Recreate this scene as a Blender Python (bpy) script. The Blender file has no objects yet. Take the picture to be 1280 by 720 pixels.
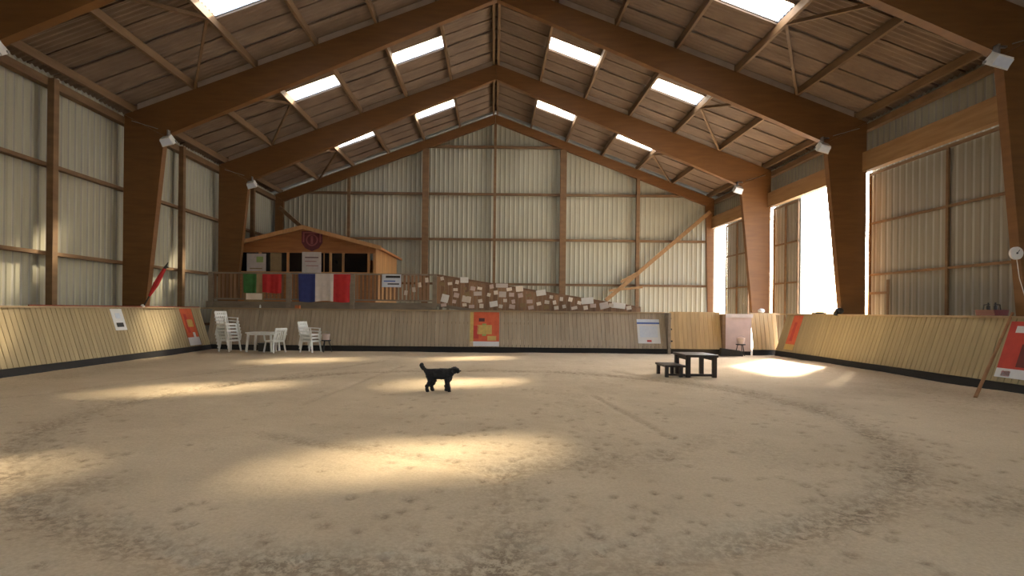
import bpy, math, random
import numpy as np
from mathutils import Vector, Matrix, Euler
random.seed(7)
C = bpy.context.scene
col = C.collection
# ------------------------------------------------------------------ camera
cam = bpy.data.cameras.new('camera'); cam.lens = 36*700/1280; cam.sensor_width = 36
cam.shift_x = 23/1280; cam.shift_y = 28/1280; cam.clip_end = 400
co = bpy.data.objects.new('camera', cam); col.objects.link(co)
co.location = (0, 0, 1.6); co.rotation_euler = (math.pi/2, -0.0105, 0)
C.camera = co
# ------------------------------------------------------------------ sky, sun, exposure
SUN = Vector((-.765, -.90, -1.0))                    # travel direction of the sunlight
w = bpy.data.worlds.new('sky'); C.world = w; w.use_nodes = True
nt = w.node_tree; bg = nt.nodes['Background']
sky = nt.nodes.new('ShaderNodeTexSky'); sky.sky_type = 'NISHITA'; sky.sun_disc = False
sky.sun_elevation = math.atan2(1, math.hypot(.765, .90)); sky.sun_rotation = math.atan2(.765, .90)
sky.air_density = 1.0; sky.dust_density = 3.0; sky.ozone_density = .6
nt.links.new(sky.outputs[0], bg.inputs[0]); bg.inputs[1].default_value = .85
sl = bpy.data.lights.new('sun', 'SUN'); sl.energy = 22; sl.angle = math.radians(5.2); sl.color = (1, .90, .73)
so = bpy.data.objects.new('sun', sl); col.objects.link(so)
so.rotation_euler = SUN.to_track_quat('-Z', 'Y').to_euler(); so.location = (20, 20, 30)
C.view_settings.view_transform = 'Standard'; C.view_settings.look = 'None'
C.view_settings.gamma = 1; C.view_settings.use_curve_mapping = False
C.view_settings.exposure = 1.55
C.cycles.max_bounces = 10; C.cycles.diffuse_bounces = 6; C.cycles.transparent_max_bounces = 12
C.cycles.sample_clamp_indirect = 6; C.cycles.use_denoising = True

# ------------------------------------------------------------------ materials
M = {}
def mat(name, c1, c2=None, scale=(3, 3, 3), rough=.8, bump=0, detail=4, rnd=0, metal=0, nscale=1.0):
    m = bpy.data.materials.new(name); m.use_nodes = True; n = m.node_tree; N = n.nodes; L = n.links
    p = N['Principled BSDF']; p.inputs['Roughness'].default_value = rough; p.inputs['Metallic'].default_value = metal
    c2 = c2 or tuple(x*.8 for x in c1)
    tc = N.new('ShaderNodeTexCoord'); mp = N.new('ShaderNodeMapping'); mp.inputs['Scale'].default_value = scale
    L.new(tc.outputs['Object'], mp.inputs[0])
    nz = N.new('ShaderNodeTexNoise'); nz.inputs['Scale'].default_value = nscale; nz.inputs['Detail'].default_value = detail
    oi = N.new('ShaderNodeObjectInfo')
    if rnd:
        nz.noise_dimensions = '4D'; mu = N.new('ShaderNodeMath'); mu.operation = 'MULTIPLY'; mu.inputs[1].default_value = 37
        L.new(oi.outputs['Random'], mu.inputs[0]); L.new(mu.outputs[0], nz.inputs['W'])
    L.new(mp.outputs[0], nz.inputs['Vector'])
    cr = N.new('ShaderNodeValToRGB'); cr.color_ramp.elements[0].position = .3; cr.color_ramp.elements[1].position = .7
    cr.color_ramp.elements[0].color = (*c2, 1); cr.color_ramp.elements[1].color = (*c1, 1)
    L.new(nz.outputs['Fac'], cr.inputs[0]); out = cr.outputs[0]
    if rnd:
        mr = N.new('ShaderNodeMapRange'); mr.inputs['To Min'].default_value = 1-rnd; mr.inputs['To Max'].default_value = 1+rnd
        L.new(oi.outputs['Random'], mr.inputs[0])
        hs = N.new('ShaderNodeHueSaturation'); L.new(mr.outputs[0], hs.inputs['Value']); L.new(out, hs.inputs['Color']); out = hs.outputs[0]
    L.new(out, p.inputs['Base Color'])
    if bump:
        b = N.new('ShaderNodeBump'); b.inputs['Strength'].default_value = bump; b.inputs['Distance'].default_value = .02
        L.new(nz.outputs['Fac'], b.inputs['Height']); L.new(b.outputs[0], p.inputs['Normal'])
    M[name] = m; return m
mat('glulam', (.18, .078, .019), (.135, .055, .012), (1.2, 1.2, 9), .6, .15)
mat('girt_wood', (.20, .115, .05), (.13, .07, .03), (2, 2, 6), .7, .1, rnd=.12)
mat('purlin_wood', (.21, .125, .06), (.14, .08, .036), (8, 1, 8), .7, .1, rnd=.15)
mat('lintel_wood', (.32, .19, .08), (.24, .13, .05), (8, 1, 8), .7, .1)
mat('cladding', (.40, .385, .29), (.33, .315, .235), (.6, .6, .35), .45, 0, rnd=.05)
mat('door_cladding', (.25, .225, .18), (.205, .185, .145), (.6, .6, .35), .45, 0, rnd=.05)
mat('roof_sheet', (.225, .158, .108), (.165, .113, .077), (1.5, 1.5, 1.5), .9, .1, rnd=.08)
mat('outer_skin', (.35, .34, .30), None, (1, 1, 1), .6)
mat('plank', (.40, .31, .165), (.32, .245, .13), (9, 9, 1.1), .75, .1, rnd=.07)
mat('plank_far', (.42, .335, .23), (.32, .25, .17), (9, 9, 1.1), .75, .1, rnd=.07)
mat('gate_wood', (.50, .34, .15), (.38, .25, .11), (9, 9, 1.1), .7, .12, rnd=.1)
mat('cap_wood', (.42, .31, .18), (.32, .23, .13), (1, 8, 8), .7)
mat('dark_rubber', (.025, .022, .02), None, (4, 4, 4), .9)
mat('deck_grey', (.27, .22, .16), (.20, .16, .115), (2, 8, 8), .8, .1, rnd=.1)
mat('cabin_wood', (.42, .17, .05), (.30, .11, .03), (1, 6, 9), .6, .1, rnd=.1)
mat('cabin_pale', (.55, .30, .12), (.45, .22, .08), (8, 8, 1), .6, .1, rnd=.12)
mat('slat_wood', (.29, .165, .09), (.20, .11, .06), (9, 9, 1.3), .7, .1, rnd=.28)
mat('white_plastic', (.85, .85, .81), (.72, .72, .68), (5, 5, 5), .4)
mat('white_paint', (.78, .76, .72), (.68, .66, .62), (5, 5, 5), .5)
mat('lamp_white', (.75, .75, .72), (.6, .6, .58), (5, 5, 5), .4)
mat('cream', (.78, .70, .60), (.66, .58, .48), (5, 5, 5), .6, rnd=.2)
mat('pale_pink', (.62, .48, .42), (.52, .40, .35), (3, 3, 3), .6)
mat('dark_wood', (.032, .018, .011), (.02, .011, .007), (3, 3, 9), .45)
mat('metal_dark', (.03, .03, .03), None, (3, 3, 3), .5, metal=.3)
mat('steel', (.35, .35, .34), None, (3, 3, 3), .4, metal=.8)
mat('black_coat', (.012, .010, .009), (.005, .004, .004), (30, 30, 30), .75, .6)
mat('black_gloss', (.006, .006, .006), None, (3, 3, 3), .15)
mat('red_cloth', (.50, .025, .025), (.40, .015, .02), (5, 5, 5), .8)
mat('blue_cloth', (.03, .045, .19), (.022, .032, .15), (5, 5, 5), .8)
mat('white_cloth', (.62, .55, .50), (.52, .46, .42), (5, 5, 5), .8)
mat('green_cloth', (.04, .17, .04), (.03, .12, .03), (5, 5, 5), .8)
mat('tan_cloth', (.30, .21, .10), (.24, .16, .08), (5, 5, 5), .8)
mat('orange_print', (.68, .13, .045), (.55, .085, .03), (4, 4, 4), .6)
mat('red_print', (.55, .05, .03), (.42, .035, .025), (4, 4, 4), .6)
mat('paper', (.72, .72, .72), (.66, .66, .67), (4, 4, 4), .6)
mat('paper_blue', (.10, .17, .48), None, (4, 4, 4), .6)
mat('paper_pale', (.62, .68, .76), (.56, .62, .72), (9, 9, 9), .6)
mat('paper_green', (.30, .42, .12), None, (4, 4, 4), .6)
mat('ink', (.10, .03, .03), None, (4, 4, 4), .6)
mat('yellow_print', (.62, .42, .12), (.5, .34, .1), (9, 9, 9), .6)
mat('shield_red', (.16, .025, .03), (.10, .02, .025), (6, 6, 6), .6)
mat('shield_pink', (.34, .10, .10), None, (6, 6, 6), .6)
mat('ground', (.42, .42, .41), (.36, .36, .35), (.5, .5, .5), .9)
mat('glass_dark', (.015, .014, .014), None, (3, 3, 3), .12)
mat('red_dark', (.13, .012, .012), None, (3, 3, 3), .5)
mat('orange_plastic', (.55, .16, .05), None, (3, 3, 3), .5)
mat('pole_wood', (.30, .15, .06), (.22, .10, .04), (4, 4, 4), .7)
mat('blocking', (.42, .33, .25), (.36, .28, .21), (3, 3, 3), .8)
mat('rope_red', (.30, .05, .025), None, (9, 9, 9), .8)
# translucent roof light
m = bpy.data.materials.new('skylight_plastic'); m.use_nodes = True; n = m.node_tree; n.nodes.clear()
o_ = n.nodes.new('ShaderNodeOutputMaterial'); t1 = n.nodes.new('ShaderNodeBsdfTransparent'); t2 = n.nodes.new('ShaderNodeBsdfTranslucent')
t1.inputs[0].default_value = (1, .93, .8, 1); t2.inputs[0].default_value = (.75, .73, .68, 1)
mx = n.nodes.new('ShaderNodeMixShader'); mx.inputs[0].default_value = .70
n.links.new(t1.outputs[0], mx.inputs[1]); n.links.new(t2.outputs[0], mx.inputs[2]); n.links.new(mx.outputs[0], o_.inputs[0])
M['skylight_plastic'] = m

# sand: colour varies with dampness of the churned riding track and of the prints
RC = (-.35, 9.15, 5.75)     # lunge circle: centre x, y, radius
m = bpy.data.materials.new('sand'); m.use_nodes = True; n = m.node_tree; N = n.nodes; L = n.links
p = N['Principled BSDF']; p.inputs['Roughness'].default_value = .95; p.inputs['Specular IOR Level'].default_value = .15
tc = N.new('ShaderNodeTexCoord')
def noise(sc, det=4, rough=.5):
    z = N.new('ShaderNodeTexNoise'); z.inputs['Scale'].default_value = sc; z.inputs['Detail'].default_value = det
    z.inputs['Roughness'].default_value = rough; L.new(tc.outputs['Object'], z.inputs['Vector']); return z.outputs['Fac']
def ramp(f, stops):
    r = N.new('ShaderNodeValToRGB'); e = r.color_ramp.elements
    while len(e) < len(stops): e.new(.5)
    for i, (q, c) in enumerate(stops): e[i].position = q; e[i].color = (*c, 1)
    L.new(f, r.inputs[0]); return r.outputs[0]
def mth(op, a, b):
    q = N.new('ShaderNodeMath'); q.operation = op
    for i, v in enumerate((a, b)):
        if isinstance(v, (int, float)): q.inputs[i].default_value = v
        else: L.new(v, q.inputs[i])
    return q.outputs[0]
at = N.new('ShaderNodeAttribute'); at.attribute_name = 'churn'
base = ramp(noise(.55, 5, .6), [(.3, (.49, .395, .27)), (.7, (.60, .49, .34))])
spk = ramp(noise(13, 6, .8), [(.44, (.12, .12, .12)), (.56, (1, 1, 1))])
damp = mth('MINIMUM', mth('MULTIPLY', at.outputs['Fac'], spk), .9)
mixc = N.new('ShaderNodeMixRGB'); L.new(damp, mixc.inputs[0]); L.new(base, mixc.inputs[1]); mixc.inputs[2].default_value = (.20, .15, .095, 1)
fine = N.new('ShaderNodeMixRGB'); fine.blend_type = 'MULTIPLY'; fine.inputs[0].default_value = 1; L.new(mixc.outputs[0], fine.inputs[1])
L.new(ramp(noise(38, 5, .7), [(.3, (.80, .79, .78)), (.65, (1, 1, 1))]), fine.inputs[2])
L.new(fine.outputs[0], p.inputs['Base Color'])
bp = N.new('ShaderNodeBump'); bp.inputs['Strength'].default_value = .35; bp.inputs['Distance'].default_value = .03
L.new(mth('ADD', noise(22, 6, .7), mth('MULTIPLY', noise(4, 3), 1.5)), bp.inputs['Height']); L.new(bp.outputs[0], p.inputs['Normal'])
M['sand'] = m

# ------------------------------------------------------------------ mesh helpers
class MB:
    def __init__(s): s.v = []; s.f = []; s.mi = []
    def add(s, vs, fs, mi=0):
        b = len(s.v); s.v += [tuple(q) for q in vs]; s.f += [tuple(b+i for i in f) for f in fs]; s.mi += [mi]*len(fs); return s
    def box(s, x0, x1, y0, y1, z0, z1, mi=0):
        vs = [(x, y, z) for z in (z0, z1) for y in (y0, y1) for x in (x0, x1)]
        return s.add(vs, [(0, 2, 3, 1), (4, 5, 7, 6), (0, 1, 5, 4), (2, 6, 7, 3), (0, 4, 6, 2), (1, 3, 7, 5)], mi)
    def xf(s, mtx, start=0):
        s.v = s.v[:start] + [tuple(mtx @ Vector(q)) for q in s.v[start:]]; return s
    def beam(s, a, b, w, h, up=(0, 0, 1), mi=0):
        a = Vector(a); b = Vector(b); d = (b-a); l = d.length; d.normalize()
        sx = d.cross(Vector(up)).normalized(); uz = sx.cross(d)
        st = len(s.v); s.box(-w/2, w/2, 0, l, -h/2, h/2, mi)
        m_ = Matrix((sx, d, uz)).transposed().to_4x4(); m_.translation = a
        return s.xf(m_, st)
    def prism(s, pts, axis, a, b, mi=0):
        n_ = len(pts)
        def P(u, v, t): return {'y': (u, t, v), 'x': (t, u, v), 'z': (u, v, t)}[axis]
        vs = [P(u, v, a) for u, v in pts] + [P(u, v, b) for u, v in pts]
        fs = [tuple(range(n_)), tuple(reversed(range(n_, 2*n_)))] + [(i, n_+i, n_+(i+1) % n_, (i+1) % n_) for i in range(n_)]
        return s.add(vs, fs, mi)
    def cyl(s, a, b, r0, r1=None, n_=12, mi=0):
        r1 = r0 if r1 is None else r1; a = Vector(a); b = Vector(b); d = (b-a).normalized()
        u = d.cross(Vector((0, 0, 1)) if abs(d.z) < .9 else Vector((1, 0, 0))).normalized(); v = d.cross(u)
        vs = []
        for c, r in ((a, r0), (b, r1)):
            vs += [c + (u*math.cos(t) + v*math.sin(t))*r for t in (2*math.pi*i/n_ for i in range(n_))]
        return s.add(vs, [tuple(range(n_)), tuple(reversed(range(n_, 2*n_)))] + [(i, n_+i, n_+(i+1) % n_, (i+1) % n_) for i in range(n_)], mi)
    def ball(s, c, r, sc=(1, 1, 1), n_=10, k=7, mi=0):
        vs = [Vector(c) + Vector((r*sc[0]*math.sin(a)*math.cos(t), r*sc[1]*math.sin(a)*math.sin(t), r*sc[2]*math.cos(a)))
              for a in (math.pi*(j+.02)/(k+.04) for j in range(k+1)) for t in (2*math.pi*i/n_ for i in range(n_))]
        return s.add(vs, [(j*n_+i, (j+1)*n_+i, (j+1)*n_+(i+1) % n_, j*n_+(i+1) % n_) for j in range(k) for i in range(n_)], mi)
    def tube(s, pts, r, n_=6, mi=0):
        for a, b in zip(pts, pts[1:]): s.cyl(a, b, r, n_=n_, mi=mi)
        return s
    def mesh(s, name, mats):
        me = bpy.data.meshes.new(name); me.from_pydata(s.v, [], s.f)
        import bmesh
        bm = bmesh.new(); bm.from_mesh(me); bmesh.ops.recalc_face_normals(bm, faces=bm.faces) if len(bm.faces) < 20000 else None
        bm.to_mesh(me); bm.free()
        for k in (mats if isinstance(mats, (list, tuple)) else [mats]): me.materials.append(M[k])
        for pl, i in zip(me.polygons, s.mi): pl.material_index = i
        return me
    def obj(s, name, mats, parent=None, loc=None, rot=None):
        return inst(name, s.mesh(name, mats), parent, loc, rot)
def inst(name, me, parent=None, loc=None, rot=None):
    o = bpy.data.objects.new(name, me); col.objects.link(o)
    if parent: o.parent = parent
    if loc: o.location = loc
    if rot: o.rotation_euler = rot
    return o
def tag(o, label=None, cat=None, group=None, kind=None):
    if label: o['label'] = label
    if cat: o['category'] = cat
    if group: o['group'] = group
    if kind: o['kind'] = kind
    return o
def empty(name, loc=(0, 0, 0), label=None, cat=None, group=None, kind=None, rz=0):
    o = bpy.data.objects.new(name, None); col.objects.link(o); o.location = loc; o.rotation_euler = (0, 0, rz); o.empty_display_size = .2
    return tag(o, label, cat, group, kind)
kids = {}
def copy_thing(r, loc, rz, label=None, group=None):
    c = r.copy(); col.objects.link(c); c.location = loc; c.rotation_euler = (0, 0, rz)
    if label: c['label'] = label
    if group: c['group'] = group
    for ch in list(r.children):
        d = ch.copy(); col.objects.link(d); d.parent = c
        for g in list(ch.children):
            e = g.copy(); col.objects.link(e); e.parent = d
    return c

# ------------------------------------------------------------------ dimensions
HW, EAVE, SL, RIDGE = 12.0, 7.8, .375, 12.3        # half width, eave, slope, rafter top at ridge
FR = [30.7, 24.45, 18.2, 11.95, 5.7, -.55, -6.8]    # frames from the far gable to the camera's back
YF, YN = 31.0, -7.1
KB, KT, KH, YK = 10.6, 11.1, 1.57, 21.2             # kickboards: foot, top, height, far foot
def roofz(d): return RIDGE - SL*abs(d) + .26

# ------------------------------------------------------------------ ground and sand
g = MB().box(-120, 120, -100, 140, -.5, -.12).obj('ground', 'ground'); tag(g, kind='structure')
xs = np.concatenate([np.arange(-12.15, -7, .09), np.arange(-7, 7, .036), np.arange(7, 12.16, .09)])
ys = [-7.0]
while ys[-1] < 3: ys.append(ys[-1]+.4)
while ys[-1] < 22.4: ys.append(ys[-1] + .0062*max(ys[-1], 3))
while ys[-1] < 30.9: ys.append(ys[-1]+.5)
ys = np.array(ys); X, Y = np.meshgrid(xs, ys); Z = np.zeros_like(X); CH = np.zeros_like(X)
rng = np.random.RandomState(3)
def vnoise(x, y, sc, seed):
    r = np.random.RandomState(seed); G = r.rand(256, 256); u = x*sc+500; v = y*sc+500
    i = np.floor(u).astype(int); j = np.floor(v).astype(int); fu = u-i; fv = v-j; fu = fu*fu*(3-2*fu); fv = fv*fv*(3-2*fv)
    g_ = lambda a, b: G[a % 256, b % 256]
    return (g_(i, j)*(1-fu)+g_(i+1, j)*fu)*(1-fv)+(g_(i, j+1)*(1-fu)+g_(i+1, j+1)*fu)*fv - .5
Z += .035*vnoise(X, Y, .45, 1) + .018*vnoise(X, Y, 1.3, 2) + .007*vnoise(X, Y, 4, 4) + .005*vnoise(X, Y, 9, 5)
R = np.hypot(X-RC[0], Y-RC[1]); wob = .35*vnoise(X, Y, .5, 8)
ring = np.exp(-((R-RC[2]+wob*.6)/.24)**2)
CH += .8*ring*(.75+.9*vnoise(X, Y, 1.6, 9)); Z -= .022*ring; Z += ring*.022*vnoise(X, Y, 8, 10)
CH += .22*np.clip(vnoise(X, Y, .7, 11)*2.2-.25, 0, 1)
for cx, cy, sx, sy, k in [(4.2, 4.9, .8, .5, .6), (3.3, 6.5, .5, .6, .35), (-3.6, 5.0, .4, .35, .55), (-4.6, 5.4, .3, .3, .5), (.2, 3.9, .25, .8, .6), (.9, 6.2, 1.2, .6, .35), (2, 12, 2.5, 2.5, .2), (8.5, 11, 1.2, 3, .3)]:
    CH += k*np.exp(-((X-cx)/sx)**2-((Y-cy)/sy)**2)*(.6+1.2*vnoise(X, Y, 3, 21))
# churned strip near the rails, faint straight harrow lines
CH += .30*np.exp(-((np.abs(X)-9.7)/.6)**2)
for (x0, y0, x1, y1, wd, k) in [(1.9, 10.6, 2.3, 7.2, .06, .6), (-6.2, 10.0, -3.4, 17.5, .09, .45), (-8.5, 9.5, -6.0, 17, .09, .4), (-3.2, 9.3, -2.6, 16, .08, .35),
                                (-2.9, 7.0, .1, 5.6, .16, .45), (.1, 5.6, 1.9, 6.3, .2, .4), (1.9, 6.3, 3.2, 7.6, .2, .3), (3.2, 15, 5.6, 11, .2, .4), (.1, 5.7, -.0, 3.2, .3, .35)]:
    dx, dy = x1-x0, y1-y0; l = math.hypot(dx, dy); t = np.clip(((X-x0)*dx+(Y-y0)*dy)/l/l, 0, 1)
    dd = np.hypot(X-x0-t*dx, Y-y0-t*dy); e = np.exp(-(dd/wd)**2); CH += k*e*(.75+vnoise(X, Y, 3, 12)); Z -= .02*e
# hoof prints
pr = []
for i in range(900):
    a = rng.rand()*2*math.pi; r = RC[2]+rng.randn()*.35; pr.append((RC[0]+r*math.cos(a), RC[1]+r*math.sin(a), .8))
for i in range(260): pr.append((rng.uniform(-10, 10), rng.uniform(3.4, 20.5), .55))
for cx, cy, sx, sy, k in [(.3, 4.2, .6, .5, 60), (.9, 6.2, 1.0, .9, 70), (-.5, 6.6, .8, 1.0, 50), (4.5, 5.2, 1.1, .7, 80), (4.6, 7.5, .8, 1.4, 60), (2.0, 12, 2.0, 3, 90),
                          (8.5, 10, 1, 2.5, 80), (-4.7, 5.4, .5, .6, 45), (-1.2, 9.3, 1.2, 1.4, 50), (7, 17, 2, 1.5, 60), (1.6, 8.5, .5, 1.8, 40)]:
    for i in range(k): pr.append((cx+rng.randn()*sx, cy+rng.randn()*sy, rng.uniform(.5, 1)))
for (px, py, k) in pr:
    if abs(px) > 10.4 or py < 3 or py > 20.8: continue
    r = rng.uniform(.028, .052); j0, j1 = np.searchsorted(ys, [py-.25, py+.25]); i0, i1 = np.searchsorted(xs, [px-.25, px+.25])
    S = (slice(j0, j1), slice(i0, i1)); d = np.hypot(X[S]-px, (Y[S]-py)*.85)/r
    Z[S] += k*(-.016*np.exp(-d**2) + .004*np.exp(-((d-1.7)/.5)**2)); CH[S] = np.maximum(CH[S], .9*k*np.exp(-(d/1.1)**2))
Z += .02*np.clip((np.abs(X)-9.9)/.6, 0, 1)**1.5
Z[Y > 21.6] = 0
CH = np.clip(CH, 0, 1)
nx, ny = len(xs), len(ys); idx = np.arange(nx*ny).reshape(ny, nx)
F = np.stack([idx[:-1, :-1], idx[:-1, 1:], idx[1:, 1:], idx[1:, :-1]], -1).reshape(-1, 4)
me = bpy.data.meshes.new('floor'); me.vertices.add(nx*ny); me.vertices.foreach_set('co', np.stack([X, Y, Z], -1).ravel().astype(np.float32))
me.loops.add(F.size); me.loops.foreach_set('vertex_index', F.ravel().astype(np.int32)); me.polygons.add(len(F))
me.polygons.foreach_set('loop_start', np.arange(0, F.size, 4, dtype=np.int32)); me.polygons.foreach_set('loop_total', np.full(len(F), 4, dtype=np.int32))
me.update(); me.validate(); a = me.attributes.new('churn', 'FLOAT', 'POINT'); a.data.foreach_set('value', CH.ravel().astype(np.float32))
me.polygons.foreach_set('use_smooth', np.ones(len(F), dtype=bool)); me.materials.append(M['sand'])
tag(inst('floor', me), kind='structure')

# ------------------------------------------------------------------ roof
sky_cells = set()
for b in range(5):
    for sgn in (-1, 1):
        for row in (1, 3): sky_cells.add((b, sgn, row))
SW = 6.25/7
rows = [(1.95*k, 1.95*(k+1)) for k in range(6)] + [(11.7, 12.45)]
def corr(sgn, d0, d1, wid=SW, amp=.026, waves=5, seg=6):
    mb = MB(); n_ = waves*seg
    vs = []
    for i in range(n_+1):
        y = i*wid/n_; h = amp*math.cos(2*math.pi*i/seg)
        for d in (d0, d1): vs.append((sgn*(d-d0), y, -SL*(d-d0)+h))
    mb.add(vs, [(2*i, 2*i+2, 2*i+3, 2*i+1) for i in range(n_)])
    L_ = d1-d0; mb.box(min(0, sgn*L_), max(0, sgn*L_), 0, .03, -.045, 0); q = len(mb.v)-8
    for i in range(q, q+8):
        x_, y_, z_ = mb.v[i]; mb.v[i] = (x_, y_, z_-SL*abs(x_))
    return mb
ceil = empty('ceiling', kind='structure')
for sgn in (-1, 1):
    for r, (d0, d1) in enumerate(rows):
        me = corr(sgn, d0, d1+.03).mesh('roof_sheet', 'roof_sheet'); stuff = MB()
        mg = corr(sgn, d0, d1+.03).mesh('skylight_sheet', 'skylight_plastic')
        for b in range(6):
            y1 = FR[b] if b else FR[0]
            for k in range(7):
                y0 = FR[b+1] + k*SW
                issk = (b, sgn, r) in sky_cells and k == 3
                lift = .018*(k % 2)
                if issk: continue
                if b < 3: inst('roof_sheet', me, ceil, (sgn*d0, y0, roofz(d0)+lift))
                else:
                    t = corr(sgn, d0, d1+.03); t.xf(Matrix.Translation((sgn*d0, y0, roofz(d0)+lift))); stuff.add(t.v, t.f)
        o = stuff.obj('roof_sheet', 'roof_sheet', ceil); o['kind'] = 'stuff'
# opaque backing added over the sheets to stop light leaks (open where the rooflights are) and overhang beyond the gable
wi = 1
skin = MB()
for sgn in (-1, 1):
    for r, (d0, d1) in enumerate(rows):
        for b in range(6):
            for (ya, yb) in ((FR[b+1], FR[b+1]+3*SW-.02), (FR[b+1]+3*SW-.02, FR[b+1]+4*SW+.02), (FR[b+1]+4*SW+.02, FR[b])):
                if abs(ya-(FR[b+1]+3*SW-.02)) < 1e-6 and (b, sgn, r) in sky_cells:
                    o = inst('window_%d' % wi, corr(sgn, d0+.02, d1-.02).mesh('skylight_sheet', 'skylight_plastic'), None, (sgn*(d0+.02), ya+.02, roofz(d0)+.01)); wi += 1
                    tag(o, kind='structure'); continue
                st = len(skin.v); skin.prism([(sgn*d0, roofz(d0)+.07), (sgn*d1, roofz(d1)+.07), (sgn*d1, roofz(d1)+.12), (sgn*d0, roofz(d0)+.12)], 'y', ya, yb)
        skin.prism([(sgn*d0, roofz(d0)-.02), (sgn*d1, roofz(d1)-.02), (sgn*d1, roofz(d1)+.12), (sgn*d0, roofz(d0)+.12)], 'y', FR[0], YF+.5)
        skin.prism([(sgn*d0, roofz(d0)-.02), (sgn*d1, roofz(d1)-.02), (sgn*d1, roofz(d1)+.12), (sgn*d0, roofz(d0)+.12)], 'y', YN-.3, FR[-1])
skin.obj('roof_backing', 'outer_skin', ceil)
# purlins and V braces
for b in range(6):
    y0, y1 = FR[b+1], FR[b] if b else YF
    for sgn in (-1, 1):
        for d in (.10, 1.95, 3.9, 5.85, 7.8, 9.75, 11.75):
            z = roofz(d)-.03
            MB().box(sgn*d-.045, sgn*d+.045, y0+.005, y1-.005, z-.235, z-.005).obj('purlin', 'purlin_wood', ceil)
        ym = (y0+y1)/2
        for ye in (y0+.15, y1-.15):
            MB().beam((sgn*9.7, ye, roofz(9.7)-.24), (sgn*7.8, ym, roofz(7.8)-.24), .07, .09).obj('roof_brace', 'purlin_wood', ceil)
# ------------------------------------------------------------------ portal frames
fl = ['glulam portal frame against the far gable wall', 'glulam portal frame just behind the far kickboard, second from the gable',
      'large glulam portal frame across the middle of the hall, third from the gable', 'nearest glulam portal frame, its feet at the edges of the view',
      'glulam portal frame above and just behind the camera', 'glulam portal frame behind the camera', 'glulam portal frame at the near gable']
for i, y in enumerate(FR):
    f = empty('portal_frame', (0, y, 0), fl[i], 'portal frame', 'glulam portal frames')
    hw = .11 if i else .09
    ci, hx_, hz_, az_ = (11.42, 10.7, 7.12, 11.66) if i else (11.75, 11.55, 7.45, 11.86)
    for s in (-1, 1):
        MB().prism([(s*ci, -.1), (s*HW, -.1), (s*HW, EAVE), (s*hx_, hz_)], 'y', -hw, hw).obj('column', 'glulam', f)
        MB().prism([(s*hx_, hz_+.005), (s*HW, EAVE+.005), (s*.004, RIDGE), (s*.004, az_)], 'y', -hw, hw).obj('rafter', 'glulam', f)
        if i in (1, 2, 3):
            for k in range(6):
                d0, d1 = 1.95*k+.07+(.06 if k == 0 else 0), 1.95*(k+1)-.07; q = (d1-d0)*.09
                pp = [(d0, RIDGE-SL*d0+.24), (d1, RIDGE-SL*d1+.24), (d1, RIDGE-SL*d1+.07), (d1-q, RIDGE-SL*(d1-q)+.01), (d0+q, RIDGE-SL*(d0+q)+.01), (d0, RIDGE-SL*d0+.07)]
                MB().prism([(s*a, b) for a, b in pp], 'y', -.03, .03).obj('blocking_board', 'blocking', f)
        if i:
            MB().beam((s*10.9, 0, 7.35), (s*11.75, 0, 7.6), hw*2+.03, .02).obj('steel_plate', 'steel', f)
# ------------------------------------------------------------------ cladding
def clad(wid, z0, ztopa, ztopb, pitch=.26, depth=.026):
    """vertical trapezoidal sheet in the xz plane, ribs towards -y"""
    mb = MB(); n_ = round(wid/pitch); ps = []
    for i in range(n_):
        u = i*pitch; ps += [(u, 0), (u+.05, -depth), (u+.085, -depth), (u+.135, 0)]
    ps.append((wid, 0)); vs = []
    for u, d in ps:
        vs += [(u, d, z0), (u, d, ztopa+(ztopb-ztopa)*u/wid)]
    mb.add(vs, [(2*i, 2*i+2, 2*i+3, 2*i+1) for i in range(len(ps)-1)]); return mb
PW = 1.04
# left wall
wl = MB().box(-12.32, -12.27, YN, YF+.1, -.1, 8.05).obj('wall_left', 'outer_skin'); tag(wl, kind='structure')
me = clad(PW, -.05, 7.93, 7.93).mesh('cladding_sheet', 'cladding')
k = 0; y = YF-.02
while y > YN+.5:
    inst('cladding_sheet', me, wl, (-12.25, y, 0), (0, 0, -math.pi/2)); y -= PW     # ribs face the hall after the turn
for b in range(6):
    y0, y1 = FR[b+1], FR[b]; ym = (y0+y1)/2
    for z in (.9, 3.02, 5.4):
        MB().box(-12.2, -12.02, y0, y1, z-.05, z+.05).obj('girt', 'girt_wood', wl)
    MB().box(-12.2, -11.98, y0, y1, 7.5, 7.72).obj('eave_beam', 'girt_wood', wl)
    MB().box(-12.0, -11.82, ym-.09, ym+.09, -.1, 7.7).obj('post', 'girt_wood', wl)
# far gable
def gz(x): return RIDGE - SL*abs(x) + .22
wf = MB().prism([(-12.3, -.1), (12.3, -.1), (12.3, gz(12.3)), (0, gz(0)), (-12.3, gz(12.3))], 'y', YF+.08, YF+.14).obj('wall_far', 'outer_skin'); tag(wf, kind='structure')
x = -12.22
while x < 12.1:
    wd = min(PW, 12.22-x)
    if wd < .2: break
    n_ = max(1, round(wd/.26)); wd = n_*.26
    if x < 0 < x+wd:
        clad(wd, -.05, gz(x), gz(x+wd)).obj('cladding_sheet', 'cladding', wf, (x, YF+.06, 0))
    else: clad(wd, -.05, gz(x), gz(x+wd)).obj('cladding_sheet', 'cladding', wf, (x, YF+.06, 0))
    x += wd
for z in (.9, 3.05, 5.5, 8.0, 10.6):
    hx = min(11.9, (gz(0)-.3-z)/SL)
    MB().box(-hx, hx, 30.82, 30.98, z-.06, z+.06).obj('girt', 'girt_wood', wf)
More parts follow.
